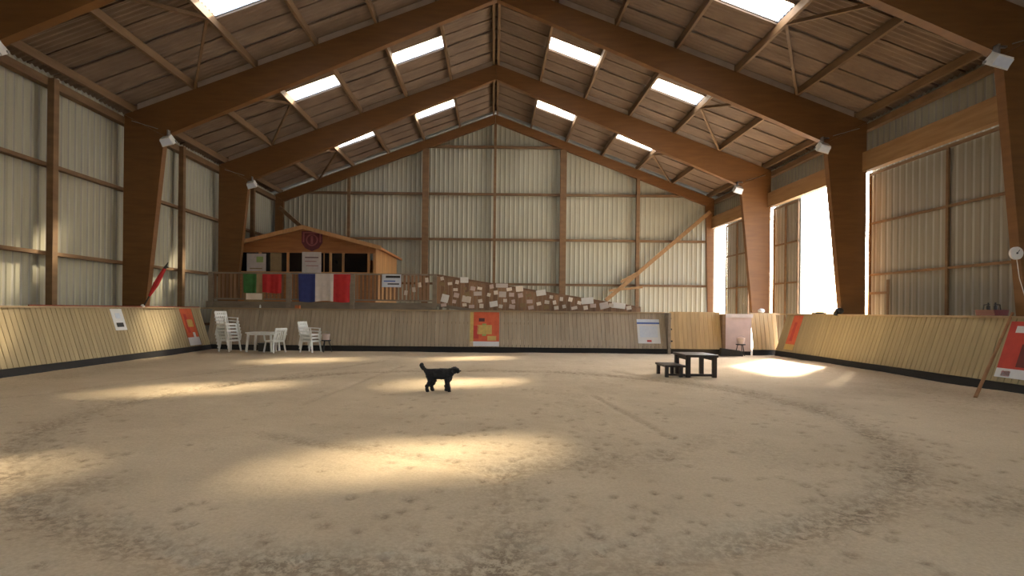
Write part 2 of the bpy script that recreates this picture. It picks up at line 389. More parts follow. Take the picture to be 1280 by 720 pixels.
for px, wd in ((-8.0, .07), (-3.8, .17), (0, .07), (3.75, .17), (7.85, .09)):
    MB().box(px-wd, px+wd, 30.62, 30.82, -.1, RIDGE-SL*abs(px)-.45).obj('post', 'girt_wood', wf)
for s in (-1, 1):
    MB().beam((s*11.75, 30.55, 7.1), (s*6.1, 30.55, 2.2), .16, .2).obj('wind_brace', 'lintel_wood' if s > 0 else 'girt_wood', wf)
MB().beam((6.9, 30.52, 3.2), (7.85, 30.52, 3.75), .1, .14).obj('wind_brace', 'lintel_wood', wf)
MB().beam((6.3, 30.52, 2.75), (8.1, 30.52, 2.95), .1, .12).obj('wind_brace', 'lintel_wood', wf)
# near gable, behind the camera, with an unseen opening added to light the foreground
wn = MB().prism([(-12.3, -.1), (-3.5, -.1), (-3.5, 4.6), (3.5, 4.6), (3.5, -.1), (12.3, -.1), (12.3, gz(12.3)), (0, gz(0)), (-12.3, gz(12.3))], 'y', YN-.1, YN).obj('wall_near', 'cladding'); tag(wn, kind='structure')
# right wall: cladding over the lintel, sliding doors hung outside
wr = MB().box(12.27, 12.32, YN, YF+.1, 6.35, 8.05)
wr.box(12.27, 12.32, YN, FR[4], -.1, 6.35)
wr = wr.obj('wall_right', 'outer_skin'); tag(wr, kind='structure')
me = clad(PW, 6.4, 7.93, 7.93).mesh('cladding_sheet', 'cladding')
y = YN+.02
while y < YF-.1:
    inst('cladding_sheet', me, wr, (12.25, y, 0), (0, 0, math.pi/2)); y += PW
me = clad(PW, 0, 6.4, 6.4).mesh('cladding_sheet', 'cladding'); y = YN+.02
while y < FR[4]-PW:
    inst('cladding_sheet', me, wr, (12.25, y, 0), (0, 0, math.pi/2)); y += PW
for b in range(6):
    y0, y1 = FR[b+1], FR[b]; ym = (y0+y1)/2
    MB().box(11.86, 12.1, y0+.1, y1-.1, 6.2, 6.82).obj('lintel', 'lintel_wood', wr)
    MB().box(12.0, 12.2, y0, y1, 7.55, 7.75).obj('eave_beam', 'girt_wood', wr)
MB().box(12.2, 12.24, YN, YF, 6.26, 6.34).obj('door_track', 'steel', wr)
def sliding_door(n_, y0, y1, wicket=False):
    d = MB().box(12.5, 12.54, y0, y1, .05, 6.85).obj('door_%d' % n_, 'outer_skin'); tag(d, kind='structure')
    k = max(1, round((y1-y0)/PW)); wd = (y1-y0)/k; ww = round(wd/.26)*.26
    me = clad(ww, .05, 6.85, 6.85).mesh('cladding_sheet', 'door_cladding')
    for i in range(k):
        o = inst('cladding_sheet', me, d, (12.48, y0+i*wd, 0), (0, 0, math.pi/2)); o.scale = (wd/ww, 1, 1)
    fr = [(y0, y1, 2.86, 2.93), (y0, y1, 4.55, 4.62), (y0, y1, .05, .13), (y0, y1, 6.18, 6.27)]
    for a, b, z0, z1 in fr: MB().box(12.40, 12.45, a, b, z0, z1).obj('frame_rail', 'girt_wood', d)
    for yy in (y0, (y0+y1)/2-.04, y1-.08): MB().box(12.39, 12.445, yy, yy+.08, .05, 6.27).obj('frame_stile', 'girt_wood', d)
    if wicket:
        MB().box(12.37, 12.395, y1-.95, y1-.1, 2.25, 2.33).box(12.37, 12.395, y1-1.0, y1-.9, .1, 2.7).obj('wicket_frame', 'purlin_wood', d)
    return d
sliding_door(1, 12.15, 18.55, True)
sliding_door(2, 22.85, 24.9)
sliding_door(3, 27.3, 30.0)
sliding_door(4, 5.9, 11.9)
# ------------------------------------------------------------------ kickboards
def kickboard(name, label, n_planks, wid, place, matn, seg):
    """planks leaning outward; place(u, v) -> matrix at distance u along"""
    k = empty(name, (0, 0, 0), label, 'barrier', 'plank kickboards round the riding arena')
    return k
tilt = math.atan2(KT-KB, KH); PL = math.hypot(KT-KB, KH)
def plank_mesh(w_, l, matn, j=.012):
    mb = MB(); c = .006
    # plank with chamfered long edges: x along the run, z up the slope, front at -y
    pts = [(0, .03), (w_-j, .03), (w_-j, c), (w_-j-c, 0), (c, 0), (0, c)]
    mb.prism(pts, 'z', .22, l); return mb.mesh('plank', matn)
pw = .155
pml = plank_mesh(pw, PL, 'plank'); pmf = plank_mesh(pw, PL, 'plank_far'); pmg = plank_mesh(pw, PL, 'gate_wood')
for s, lab in ((-1, 'long leaning plank kickboard along the left side of the arena'), (1, 'long leaning plank kickboard along the right side of the arena')):
    k = empty('kickboard', (s*KB, 0, 0), lab, 'barrier', 'plank kickboards')
    nv = 0; y = YK-.05
    while y > 6.0:
        if s < 0: o = inst('plank', pml, k, (0, y-pw, 0)); o.rotation_euler = Euler((-tilt, 0, math.pi/2)); o.rotation_euler = (Matrix.Rotation(math.pi/2, 4, 'Z') @ Matrix.Rotation(-tilt, 4, 'X')).to_euler()
        else: o = inst('plank', pml, k, (0, y, 0)); o.rotation_euler = (Matrix.Rotation(-math.pi/2, 4, 'Z') @ Matrix.Rotation(-tilt, 4, 'X')).to_euler()
        o.location.x += s*random.uniform(-.003, .003)
        y -= pw
    st = MB()
    pf = [(s*.06, .14*1), (s*.09, .14), (s*(.5+.02), KH-.03), (s*.49, KH-.03)]
    st.prism(pf, 'y', -6.5, 6.0); st.obj('boarding', 'plank', k)
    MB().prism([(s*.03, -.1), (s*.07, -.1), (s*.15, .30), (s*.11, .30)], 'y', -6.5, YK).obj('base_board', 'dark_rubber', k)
    MB().box(min(s*.44, s*.60), max(s*.44, s*.60), -6.5, YK+.4, KH-.02, KH+.025).obj('cap_rail', 'cap_wood', k)
    for j in range(14):
        yy = -6+2.05*j
        if yy < YK: MB().prism([(s*.14, -.1), (s*.85, -.1), (s*.60, KH-.05), (s*.56, KH-.05)], 'y', yy-.04, yy+.04).obj('support', 'girt_wood', k)
k = empty('kickboard', (0, YK, 0), 'leaning plank kickboard across the far end of the arena', 'barrier', 'plank kickboards')
x = -KB-.3
while x < 6.6:
    o = inst('plank', pmf, k, (x, random.uniform(-.003, .003), 0), (-tilt, 0, 0)); x += pw
XE = x
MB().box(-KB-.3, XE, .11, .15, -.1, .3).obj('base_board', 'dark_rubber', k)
MB().box(-KT, XE, .44, .60, KH-.02, KH+.03).obj('cap_rail', 'cap_wood', k)
for j in range(9):
    xx = -10+2.05*j; MB().prism([(.12, -.1), (.85, -.1), (.58, KH-.05), (.54, KH-.05)], 'x', xx-.04, xx+.04).obj('support', 'girt_wood', k)
MB().box(XE, XE+.10, -.02, .5, -.1, KH).obj('end_post', 'deck_grey', k)
# gate
gx0, gx1 = XE+.14, 8.68
gt = empty('gate', (gx0, YK, 0), 'yellowish plank gate in the far kickboard, right of the blue-banded notice', 'gate')
nn = int((gx1-gx0)/pw); pmg = plank_mesh((gx1-gx0)/nn, PL, 'gate_wood', .006)
for i in range(nn): inst('plank', pmg, gt, (i*(gx1-gx0)/nn, .0, 0), (-tilt*.6, 0, 0))
MB().box(0, gx1-gx0, .33, .43, KH-.10, KH-.0).obj('top_rail', 'gate_wood', gt)
for z in (.5, .95, 1.35): MB().box(-.03, .06, -.02+.2*z, .05+.2*z, z-.03, z+.03).obj('hinge', 'metal_dark', gt)
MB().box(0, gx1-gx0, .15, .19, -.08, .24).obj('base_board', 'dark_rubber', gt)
MB().box(gx1-gx0+.0, gx1-gx0+.12, .02, .34, -.1, KH-.02).obj('gate_post', 'girt_wood', gt)
wp = empty('padded_panel', (9.32, YK+.12, 0), 'pale pinkish padded door panel standing right of the plank gate', 'panel')
MB().box(-.50, .50, .0, .08, .14, 1.42).obj('panel_board', 'pale_pink', wp)
MB().box(-.54, .54, -.04, .14, 1.42, 1.56).obj('cap', 'white_cloth', wp)
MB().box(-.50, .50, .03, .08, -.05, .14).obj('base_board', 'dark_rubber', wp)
cp = empty('corner_boarding', (9.9, YK, 0), 'narrow wooden boarding filling the far right corner beside the padded panel', 'barrier')
for i in range(6): inst('plank', pmg, cp, (i*.16, .02, 0), (-tilt*.7, 0, 0))
MB().box(-.02, 1.15, .37, .50, KH-.03, KH+.03).obj('cap_rail', 'cap_wood', cp)
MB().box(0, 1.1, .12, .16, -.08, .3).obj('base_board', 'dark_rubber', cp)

# ------------------------------------------------------------------ viewing deck, railing, ramp
DZ = 1.86; X1 = -2.35
dk = empty('viewing_deck', (0, 0, 0), 'raised grey timber viewing deck behind the far kickboard at left', 'deck')
nb = 60; mbd = None
for i in range(nb):
    x = -11.1 + i*(X1+11.1)/nb
    if mbd is None: mbd = MB().box(0, (X1+11.1)/nb-.01, 22.05, 30.5, DZ-.04, DZ).mesh('deck_board', 'deck_grey')
    inst('deck_board', mbd, dk, (x, 0, 0))
MB().box(-11.3, X1, 21.98, 22.05, DZ-.26, DZ+.0).obj('edge_beam', 'deck_grey', dk)
for x in (-10.5, -8.2, -5.75, -2.45):
    for y in (22.2, 26, 30): MB().box(x-.07, x+.07, y-.07, y+.07, -.1, DZ-.04).obj('deck_post', 'deck_grey', dk)
rl = empty('railing', (0, 22.02, DZ), 'wooden balustrade along the front of the viewing deck', 'railing')
RT = 1.13
MB().box(-11.2, X1+.05, -.06, .06, RT-.05, RT+.01).obj('top_rail', 'deck_grey', rl)
MB().box(-11.2, X1+.0, -.03, .03, .06, .12).obj('bottom_rail', 'deck_grey', rl)
for x in (-11.1, -8.05, -5.55, -2.32): MB().box(x-.085, x+.085, -.10, .08, -.25, RT).obj('rail_post', 'deck_grey', rl)
bm_ = MB().box(-.045, .045, -.015, .015, .1, RT-.05).mesh('baluster', 'slat_wood')
x = -10.95
while x < X1-.1:
    if all(abs(x-q) > .12 for q in (-8.05, -5.55)): inst('baluster', bm_, rl, (x, 0, 0))
    x += .155
# ramp with solid boarded guard
rp = empty('ramp', (X1, 22.02, 0), 'boarded access ramp sloping down from the deck to the right', 'ramp')
RX = 8.1; zt0, zt1 = 3.0, 1.80
def rtop(x): return zt0+(zt1-zt0)*x/RX
MB().prism([(.08, DZ-.1), (.08, DZ-.0), (RX, .66), (RX, .56)], 'y', .05, 1.5).obj('walkway', 'deck_grey', rp)
MB().beam((.05, 0, rtop(0)-.03), (RX, 0, rtop(RX)-.03), .1, .07).obj('top_rail', 'slat_wood', rp)
MB().beam((.05, -.03, rtop(0)-1.2), (RX, -.03, max(.62, rtop(RX)-1.2)), .06, .12).obj('bottom_rail', 'deck_grey', rp)
x = .1; i = 0
while x < RX-.05:
    zz = rtop(x)-.06; MB().box(0, .152, -.05, -.026, zz-1.15, zz-.02).obj('slat', 'slat_wood', rp, (x, 0, 0)); x += .16; i += 1
for x in (1.9, 4.0, 6.1, RX): MB().box(x-.05, x+.05, .02, .10, -.1, rtop(x)).obj('ramp_post', 'deck_grey', rp)
# far side guard of the ramp
MB().beam((.05, 1.5, rtop(0)-.03), (RX, 1.5, rtop(RX)-.03), .1, .07).obj('top_rail', 'slat_wood', rp)
for x in (.1, 2, 4, 6, RX): MB().box(x-.04, x+.04, 1.46, 1.54, -.1, rtop(x)).obj('ramp_post', 'deck_grey', rp)
# plaques fixed to the ramp guard (px, py, w, h, material, label)
def wx(px, Z): return (px-617)/700*Z
def wz(px, py, Z): return 1.6 + (388+.0105*(px-617)-py)/700*Z
YR = 21.97
named = [(580, 350, 10, 7, 'white_paint', 'white square plaque on the ramp rail near its upper end'),
         (556, 373, 9, 10, 'white_paint', 'tilted cream plaque low on the ramp boarding beside the deck post'),
         (583, 374, 11, 8, 'cream', 'tilted cream plaque low on the ramp boarding above the orange poster left edge'),
         (617, 380, 10, 7, 'white_paint', 'white plaque low on the ramp boarding above the orange poster right edge'),
         (597, 367, 10, 5, 'white_cloth', 'small greyish plaque halfway down the boarding above the orange poster'),
         (627, 357, 15, 5, 'white_cloth', 'long pale strip plaque along the ramp rail left of centre'),
         (649, 361, 9, 7, 'cream', 'cream square plaque on the ramp rail near the centre post'),
         (676, 366, 12, 7, 'white_paint', 'bluish white plaque on the ramp rail just left of the wide gable post'),
         (734, 376, 15, 8, 'white_paint', 'large white plaque on the lower half of the ramp'),
         (773, 382, 17, 7, 'white_paint', 'wide white plaque at the lowest end of the ramp'),
         (755, 382, 11, 8, 'white_cloth', 'greyish plaque beside the wide white one at the ramp foot'),
         (628, 368, 9, 7, 'white_cloth', 'grey plaque under the long pale strip on the ramp')]
def plaque(px, py, w_, h_, m_, lab, grp=None, dy=0):
    s_ = 31.8; c = (wx(px, YR), YR+dy, wz(px, py, YR)); w_ /= s_; h_ /= s_
    e = MB().box(-w_/2, w_/2, -.02, 0, -h_/2, h_/2); e.box(-w_/2+.02, w_/2-.02, -.026, -.02, -h_/2+.02, h_/2-.02)
    o = e.obj('plaque', m_, None, c, (0, random.uniform(-.25, .25), 0)); tag(o, lab, 'plaque', grp); return o
for q in named: plaque(*q)
taken = [(q[0], q[1]) for q in named]
rr = random.Random(11); cnt = 0
KP = [('cream', 'small cream plaque among many on the ramp boarding', 'small cream plaques on the ramp'),
      ('pale_pink', 'small dull pink plaque among many on the ramp boarding', 'small pink plaques on the ramp'),
      ('cream', 'small cream plaque among many on the ramp boarding', 'small cream plaques on the ramp'),
      ('tan_cloth', 'small tan brown plaque among many on the ramp boarding', 'small tan plaques on the ramp')]
while cnt < 46:
    px = rr.uniform(552, 795); t = (px-545)/255; top = 346+t*40; py = rr.uniform(top+1, min(386, top+34))
    if py > 385 or any(abs(px-a) < 8.2 and abs(py-b) < 6 for a, b in taken): continue
    taken.append((px, py)); cnt += 1
    plaque(px, py, rr.uniform(4, 7.5), rr.uniform(3.5, 6), *rr.choice(KP))
for px, py in ((524, 356), (517, 362), (533, 350), (507, 366)):
    plaque(px, py, 4, 6, 'cream', 'small cream card on the railing right of the blue-grey sign', 'small cards on the railing', dy=.035)

# ------------------------------------------------------------------ cabin
cb = empty('cabin', (-8.45, 25, DZ), 'small orange-brown wooden cabin with low gable roof on the deck', 'cabin')
hw_ = 3.15; RZ = 5.24-DZ; EZ = 4.35-DZ; OH = 3.45; sl = (RZ-EZ)/OH
for s in (-1, 1):
    MB().prism([(0, RZ), (s*OH, EZ), (s*OH, EZ-.10), (0, RZ-.10)], 'y', -.33, 5.45).obj('roof_slope', 'cabin_wood', cb)
    MB().prism([(0, RZ+.03), (s*(OH+.03), EZ+.03), (s*(OH+.03), EZ-.14), (0, RZ-.14)], 'y', -.38, -.33).obj('fascia', 'cabin_pale', cb)
hd = MB()
hd.prism([(-hw_, 2.22), (hw_, 2.22), (hw_, RZ-.1-sl*hw_), (0, RZ-.1), (-hw_, RZ-.1-sl*hw_)], 'y', 0, .08)
for i in range(7):
    z = 2.22+.155*i; hx = min(hw_, (RZ-.12-z-.15)/sl)
    if hx > .2: hd.box(-hx, hx, -.02, 0, z+.008, z+.147)
hd.obj('gable_boarding', 'cabin_wood', cb)
lw = MB()
for i in range(9): lw.box(-hw_, hw_, -.01, .06, .02+.145*i, .155+.145*i)
o = lw.obj('log_wall', 'cabin_wood', cb); o['kind'] = 'stuff'
for x in (-3.1, -2.0, -.75, .30, 1.15, 1.72, 2.85, 3.1): MB().box(x-.05, x+.05, -.03, .10, 1.32, 2.24).obj('window_post', 'cabin_pale', cb)
MB().box(-hw_, hw_, -.06, .12, 1.30, 1.37).obj('sill', 'cabin_pale', cb)
for a, b in ((-3.05, -2.05), (-1.95, -.80), (-.70, .25), (.35, 1.10), (1.20, 1.67), (1.77, 2.80)):
    MB().box(a, b, .04, .055, 1.37, 2.22).obj('pane', 'glass_dark', cb)
MB().box(-1.55, -1.05, .02, .035, 1.38, 2.2).obj('curtain', 'tan_cloth', cb)
for x in (.6, .85): MB().box(x-.02, x+.02, .0, .04, 1.37, 2.22).obj('mullion', 'cabin_pale', cb)
for s in (-1, 1):
    sw = MB(); i = 0; y = 0
    x0 = s*hw_
    vb = MB().box(-.03, .03, .01, .30, 0, RZ-.1-sl*hw_).mesh('wall_board', 'cabin_pale')
    for i in range(17): inst('wall_board', vb, cb, (x0, i*.315, 0))
MB().box(-hw_, hw_, 5.3, 5.36, 0, RZ-1.0).obj('back_wall', 'cabin_wood', cb)
def onfront(px, py, Z): return (wx(px, Z), Z, wz(px, py, Z))
# emblem on the gable of the cabin
c = onfront(389, 300, 24.9); em = empty('emblem', (c[0], 24.93, c[2]), 'dark red shield emblem with ring mark on the cabin gable', 'emblem')
sh = [(-.46, .40), (.46, .40), (.46, -.12), (.30, -.36), (0, -.50), (-.30, -.36), (-.46, -.12)]
MB().prism(sh, 'y', -.03, .0).obj('shield', 'shield_red', em)
rg = MB()
for i in range(20):
    a0, a1 = 2*math.pi*i/20, 2*math.pi*(i+1)/20
    rg.prism([(.21*math.cos(a0), .21*math.sin(a0)), (.27*math.cos(a0), .27*math.sin(a0)), (.27*math.cos(a1), .27*math.sin(a1)), (.21*math.cos(a1), .21*math.sin(a1))], 'y', -.045, -.03)
rg.box(-.05, .05, -.045, -.03, -.18, .18); rg.box(-.40, -.34, -.045, -.03, -.1, .35); rg.box(.34, .40, -.045, -.03, -.1, .35); rg.box(-.4, .4, -.045, -.03, .30, .35)
rg.obj('ring_mark', 'shield_pink', em)
def sheet(px0, px1, py0, py1, Z, parts, name, label, cat):
    """flat sheet facing the arena, origin at its centre; parts: (u0,u1,v0,v1,mat) in 0..1, v up"""
    cx, cy = (px0+px1)/2, (py0+py1)/2; c = onfront(cx, cy, Z); w_, h_ = (px1-px0)/700*Z, (py1-py0)/700*Z
    mats = sorted({q[4] for q in parts}); mb = MB()
    for j, (u0, u1, v0, v1, m_) in enumerate(parts):
        t = .003 if j else 0
        mb.box((u0-.5)*w_, (u1-.5)*w_, -.008-t, 0, (v0-.5)*h_, (v1-.5)*h_, mats.index(m_))
    o = mb.obj(name, mats, None, c); return tag(o, label, cat)
sheet(308, 332, 317, 341, 24.95, [(0, 1, 0, 1, 'white_cloth'), (.5, .85, .55, .85, 'paper_green'), (.15, .8, .2, .25, 'tan_cloth')], 'poster', 'grey-white poster with a green mark in the left cabin window', 'poster')
sheet(377, 401, 315, 342, 24.90, [(0, 1, 0, 1, 'white_cloth'), (.15, .85, .72, .77, 'ink'), (.15, .75, .55, .58, 'shield_pink'), (.2, .85, .35, .38, 'shield_pink')], 'poster', 'pale poster with dark lines below the cabin emblem', 'poster')
# rolled screen/dark board in the right window
sheet(430, 458, 318, 340, 24.92, [(0, 1, 0, 1, 'black_gloss')], 'window_screen', 'black screen filling the right cabin window', 'screen')
# flags draped on the railing
def flag(px0, px1, py0, py1, Z, bands, name, label):
    c = onfront((px0+px1)/2, py0, Z); w_, h_ = (px1-px0)/700*Z, (py1-py0)/700*Z; mats = [b[1] for b in bands]
    nx_, nz_ = 40, 10; mb = MB(); vs = []
    for j in range(nz_+1):
        for i in range(nx_+1):
            u, v = i/nx_, j/nz_
            vs.append(((u-.5)*w_*(1-.03*v), -.025*(math.sin(u*23)+.6*math.sin(u*41+1))*(.25+.75*v)-.035, -v*h_*(1+.03*math.sin(u*9))))
    for j in range(nz_):
        for i in range(nx_):
            u = (i+.5)/nx_; mi = next(k for k, b in enumerate(bands) if u <= b[0])
            mb.add([vs[j*(nx_+1)+i], vs[j*(nx_+1)+i+1], vs[(j+1)*(nx_+1)+i+1], vs[(j+1)*(nx_+1)+i]], [(0, 1, 2, 3)], mi)
    n0 = len(mb.v)
    mb.box(-w_/2, w_/2, -.02, .08, -.0, .012, 1 if len(bands) > 2 else 0)
    o = mb.obj(name, mats, None, c); return tag(o, label, 'flag')
flag(373, 438, 342.5, 377, 21.94, [(.33, 'blue_cloth'), (.68, 'white_cloth'), (1.01, 'red_cloth')], 'flag', 'blue, white and red striped flag draped over the deck railing')
flag(304, 352, 342.5, 366, 21.94, [(.34, 'green_cloth'), (.5, 'tan_cloth'), (1.01, 'red_cloth')], 'flag', 'green, tan and red flag draped on the railing at left')
sheet(305, 330, 364, 377, 21.98, [(0, 1, 0, 1, 'tan_cloth'), (.1, .9, .2, .8, 'cream')], 'board', 'beige board under the green and red flag', 'board')
sheet(477, 501, 343, 359, 21.96, [(0, 1, 0, 1, 'paper_pale'), (.2, .95, .72, .9, 'metal_dark'), (.1, .7, .42, .52, 'paper_blue'), (.3, .9, .2, .3, 'metal_dark')], 'sign', 'small blue-grey sign with dark lines on the deck railing', 'sign')
# ------------------------------------------------------------------ posters on the kickboards
def kb_poster(side, u, w_, v0, v1, parts, name, label):
    """on a leaning kickboard; u = centre along it, v = along the slope"""
    mats = sorted({q[4] for q in parts}); mb = MB(); h_ = v1-v0
    for j, (a0, a1, b0, b1, m_) in enumerate(parts):
        t = .003 if j else 0
        mb.box((a0-.5)*w_, (a1-.5)*w_, -.012-t, -.004, v0+b0*h_, v0+b1*h_, mats.index(m_))
    o = mb.obj(name, mats)
    if side == 'far': o.location = (u, YK, 0); o.rotation_euler = (-tilt, 0, 0)
    if side == 'left': o.matrix_world = Matrix.Translation((-KB, u, 0)) @ Matrix.Rotation(math.pi/2, 4, 'Z') @ Matrix.Rotation(-tilt, 4, 'X')
    if side == 'right': o.matrix_world = Matrix.Translation((KB, u, 0)) @ Matrix.Rotation(-math.pi/2, 4, 'Z') @ Matrix.Rotation(-tilt, 4, 'X')
    return tag(o, label, 'poster')
P1 = [(0, 1, 0, 1, 'orange_print'), (0, 1, 0, .14, 'paper'), (.25, .75, .35, .62, 'yellow_print'), (.42, .56, .30, .66, 'paper_green'), (.3, .5, .72, .82, 'ink'), (.12, .3, .22, .6, 'red_print'), (.6, .9, .17, .3, 'yellow_print'), (.0, .12, .0, 1, 'yellow_print')]
kb_poster('far', -.34, 1.12, .24, 1.60, P1, 'poster', 'orange-red poster with yellow centre on the far kickboard')
kb_poster('far', 5.95, .86, .42, 1.38, [(0, 1, 0, 1, 'paper'), (0, 1, .80, .87, 'paper_blue'), (.1, .9, .25, .72, 'paper_pale'), (.4, .6, .06, .14, 'red_print'), (.0, 1, .87, 1, 'paper_pale')], 'notice', 'white notice with a blue band on the far kickboard')
kb_poster('left', 20.1, .75, .25, 1.62, [(0, 1, 0, 1, 'orange_print'), (0, 1, 0, .22, 'paper'), (.3, .8, .5, .7, 'yellow_print'), (.2, .4, .35, .85, 'red_print'), (.55, .75, .22, .35, 'paper')], 'poster', 'orange poster with white foot on the left kickboard')
kb_poster('left', 16.4, .5, .95, 1.60, [(0, 1, 0, 1, 'paper'), (.2, .8, .15, .35, 'metal_dark'), (.3, .7, .55, .8, 'paper_pale')], 'notice', 'small white notice on the left kickboard')
kb_poster('right', 20.3, .6, .3, 1.6, [(0, 1, 0, 1, 'orange_print'), (0, 1, 0, .16, 'yellow_print'), (.3, .6, .25, .8, 'red_print')], 'poster', 'orange poster at the far end of the right kickboard')
kb_poster('right', 11.27, 1.35, .32, 1.55, [(0, 1, 0, 1, 'red_print'), (0, 1, 0, .16, 'paper'), (.12, .3, .80, .92, 'paper'), (.5, .9, .3, .8, 'orange_print'), (.3, .45, .2, .6, 'red_dark'), (.1, .25, .02, .12, 'red_print')], 'poster', 'large red poster with white lower edge on the right kickboard')
# pole leaning over the right kickboard
o = MB().cyl((9.42, 10.93, .0), (11.14, 12.02, 1.66), .034, .028, 8).obj('pole', 'pole_wood'); tag(o, 'brown wooden pole leaning beside the large red poster', 'pole')
# ------------------------------------------------------------------ floodlights
names = {1: 'on the second frame from the gable', 2: 'on the middle frame', 3: 'on the nearest frame'}
proto = None
def floodlight(i, s):
    f = empty('floodlight', (s*10.52, FR[i]-.22, 6.95), 'white floodlight at the %s haunch %s' % ('left' if s < 0 else 'right', names[i]), 'lamp', 'floodlights at the frame haunches')
    h = MB(); a = h
    h.prism([(-.19, -.13), (.19, -.13), (.15, .12), (-.15, .12)], 'y', -.16, .12); h.obj('housing', 'lamp_white', f, (0, 0, 0), (math.radians(35), s*.25, 0))
    MB().box(-.16, .16, -.185, -.16, -.10, .09).obj('lens', 'paper_pale', f, (0, 0, 0), (math.radians(35), s*.25, 0))
    MB().box(-.02, .02, -.02, .14, .0, .34).box(-.22, .22, .08, .12, -.03, .03).box(s*.0-.02, s*.22+.02 if s > 0 else .02, .06, .12, .30, .34).obj('bracket', 'steel', f)
    return f
for i in (1, 2, 3):
    for s in (-1, 1): floodlight(i, s)
# round dial on the near right column
d = empty('dial', (11.0, FR[3]-.12, 2.92), 'white round dial on the nearest right-hand column', 'dial')
MB().cyl((0, 0, 0), (0, -.05, 0), .135, n_=24).obj('face', 'white_paint', d)
MB().cyl((0, -.05, 0), (0, -.06, 0), .02, n_=8).beam((0, -.056, 0), (.05, -.056, .07), .01, .008).obj('hand', 'metal_dark', d)
o = MB().tube([(11.03, FR[3]-.13, 2.80), (11.08, FR[3]-.14, 2.4), (11.22, FR[3]-.125, 2.0), (11.30, FR[3]-.12, 1.62)], .008).obj('cord', 'white_paint'); tag(o, 'thin pale cord hanging below the round dial', 'cord')
# ------------------------------------------------------------------ bits on the kickboard tops
cd = empty('carrier', (11.12, 12.5, KH+.03), 'dark red carrier with bottles on top of the right kickboard', 'carrier')
MB().prism([(-.14, 0), (.14, 0), (.17, .13), (-.17, .13)], 'y', -.24, .24).obj('tray', 'red_dark', cd)
MB().tube([(0, -.22, .12), (0, -.20, .24), (0, -.06, .25)], .012).obj('handle', 'metal_dark', cd)
MB().tube([(0, .22, .12), (0, .20, .24), (0, .06, .25)], .012).obj('handle', 'metal_dark', cd)
for y in (-.09, .09): MB().cyl((0, y, .1), (0, y, .22), .035).cyl((0, y, .22), (0, y, .29), .015).obj('bottle_neck', 'metal_dark', cd)
o = MB().ball((0, 0, .10), .13, (1, 1, .8)).cyl((0, 0, .02), (-.16, -.04, .02), .09, .07).obj('cap', 'metal_dark', None, (11.14, 18.05, KH+.03)); tag(o, 'small dark cap on the kickboard beside the middle right column', 'cap')
o = MB().box(-.08, .08, -.3, .3, 0, .045).box(-.05, .05, -.2, .1, .045, .07).obj('toolbox', 'metal_dark', None, (11.10, 19.1, KH+.025)); tag(o, 'flat dark case on the right kickboard before the bright doorway', 'case')
o = MB().ball((0, 0, .09), .11, (1.2, 1, .8)).obj('bag', 'white_plastic', None, (10.35, YK+.45, KH+.03)); tag(o, 'small white bag on the boarding in the far right corner', 'bag')
o = MB().box(-.09, .09, -.06, .06, 0, .12).box(-.07, .07, -.065, -.06, .02, .10).obj('reflector_box', 'orange_plastic', None, (wx(372, 21.7), YK+.52, KH+.03)); tag(o, 'small orange box on the far kickboard below the striped flag', 'box')
o = MB().cyl((0, 0, 0), (0, 0, .10), .035, .03).cyl((0, 0, .10), (0, 0, .13), .015).obj('cup', 'white_plastic', None, (wx(325, 21.7), YK+.52, KH+.03)); tag(o, 'tiny white cup on the far kickboard below the beige board', 'cup')
pts = [(-11.13+.02*math.sin(t*.9), 13.4+t*.3, KH+.035) for t in range(27)]
o = MB().tube(pts, .02).obj('rope', 'rope_red'); tag(o, 'long red-brown rope laid along the left kickboard top', 'rope')
# rolled red flag leaning by the left column
rf = empty('rolled_umbrella', (-11.10, 17.75, KH+.02), 'rolled red and black umbrella propped by the middle left column', 'umbrella')
a, b = Vector((.02, 0, .05)), Vector((.80, -.05, 1.42)); dd = b-a
MB().cyl(a-dd*.02, a+dd*.30, .02, .02, 8).obj('shaft', 'metal_dark', rf)
MB().cyl(a+dd*.22, a+dd*.50, .035, .085, 10).cyl(a+dd*.50, a+dd*.86, .085, .05, 10).obj('canopy', 'red_cloth', rf)
MB().cyl(a+dd*.86, a+dd*1.0, .05, .012, 8).cyl(a+dd*.90, a+dd*.90+Vector((.09, 0, -.03)), .02, .015, 6).obj('tip', 'metal_dark', rf)
MB().ball((-.02, 0, .03), .06, (1, 1, 1)).obj('foot', 'white_plastic', rf)

# ------------------------------------------------------------------ garden furniture
def chair(loc, rz, label, group):
    t = empty('plastic_chair', loc, label, 'chair', group, rz=rz)
    MB().prism([(-.22, -.24), (.22, -.22), (.24, .20), (.16, .24), (-.22, .22)], 'z', .40, .43).box(-.23, .23, -.23, .23, .37, .40).obj('seat', 'white_plastic', t)
    bk = MB()                                   # back at -x, seat faces +x
    for i in range(5): bk.beam((-.21, -.17+.085*i, .42), (-.34, -.17+.085*i, .82), .05, .02, up=(1, 0, 0))
    bk.beam((-.335, -.24, .83), (-.335, .24, .83), .03, .08); bk.beam((-.21, -.23, .42), (-.345, -.23, .84), .04, .03, up=(1, 0, 0)); bk.beam((-.21, .23, .42), (-.345, .23, .84), .04, .03, up=(1, 0, 0))
    bk.obj('backrest', 'white_plastic', t)
    for s in (-1, 1):
        MB().beam((-.29, s*.26, .64), (.24, s*.27, .62), .06, .03).beam((.23, s*.27, .62), (.21, s*.25, .40), .03, .05, up=(1, 0, 0)).obj('armrest', 'white_plastic', t)
        for x in (-.21, .21): MB().beam((x, s*.21, .40), (x*1.25, s*.25, 0), .05, .03, up=(1, 0, 0)).obj('leg', 'white_plastic', t)
    return t
YC = 20.15
ordn = ['bottom', 'second', 'third', 'fourth', 'fifth', 'top']
x0 = wx(288, YC)
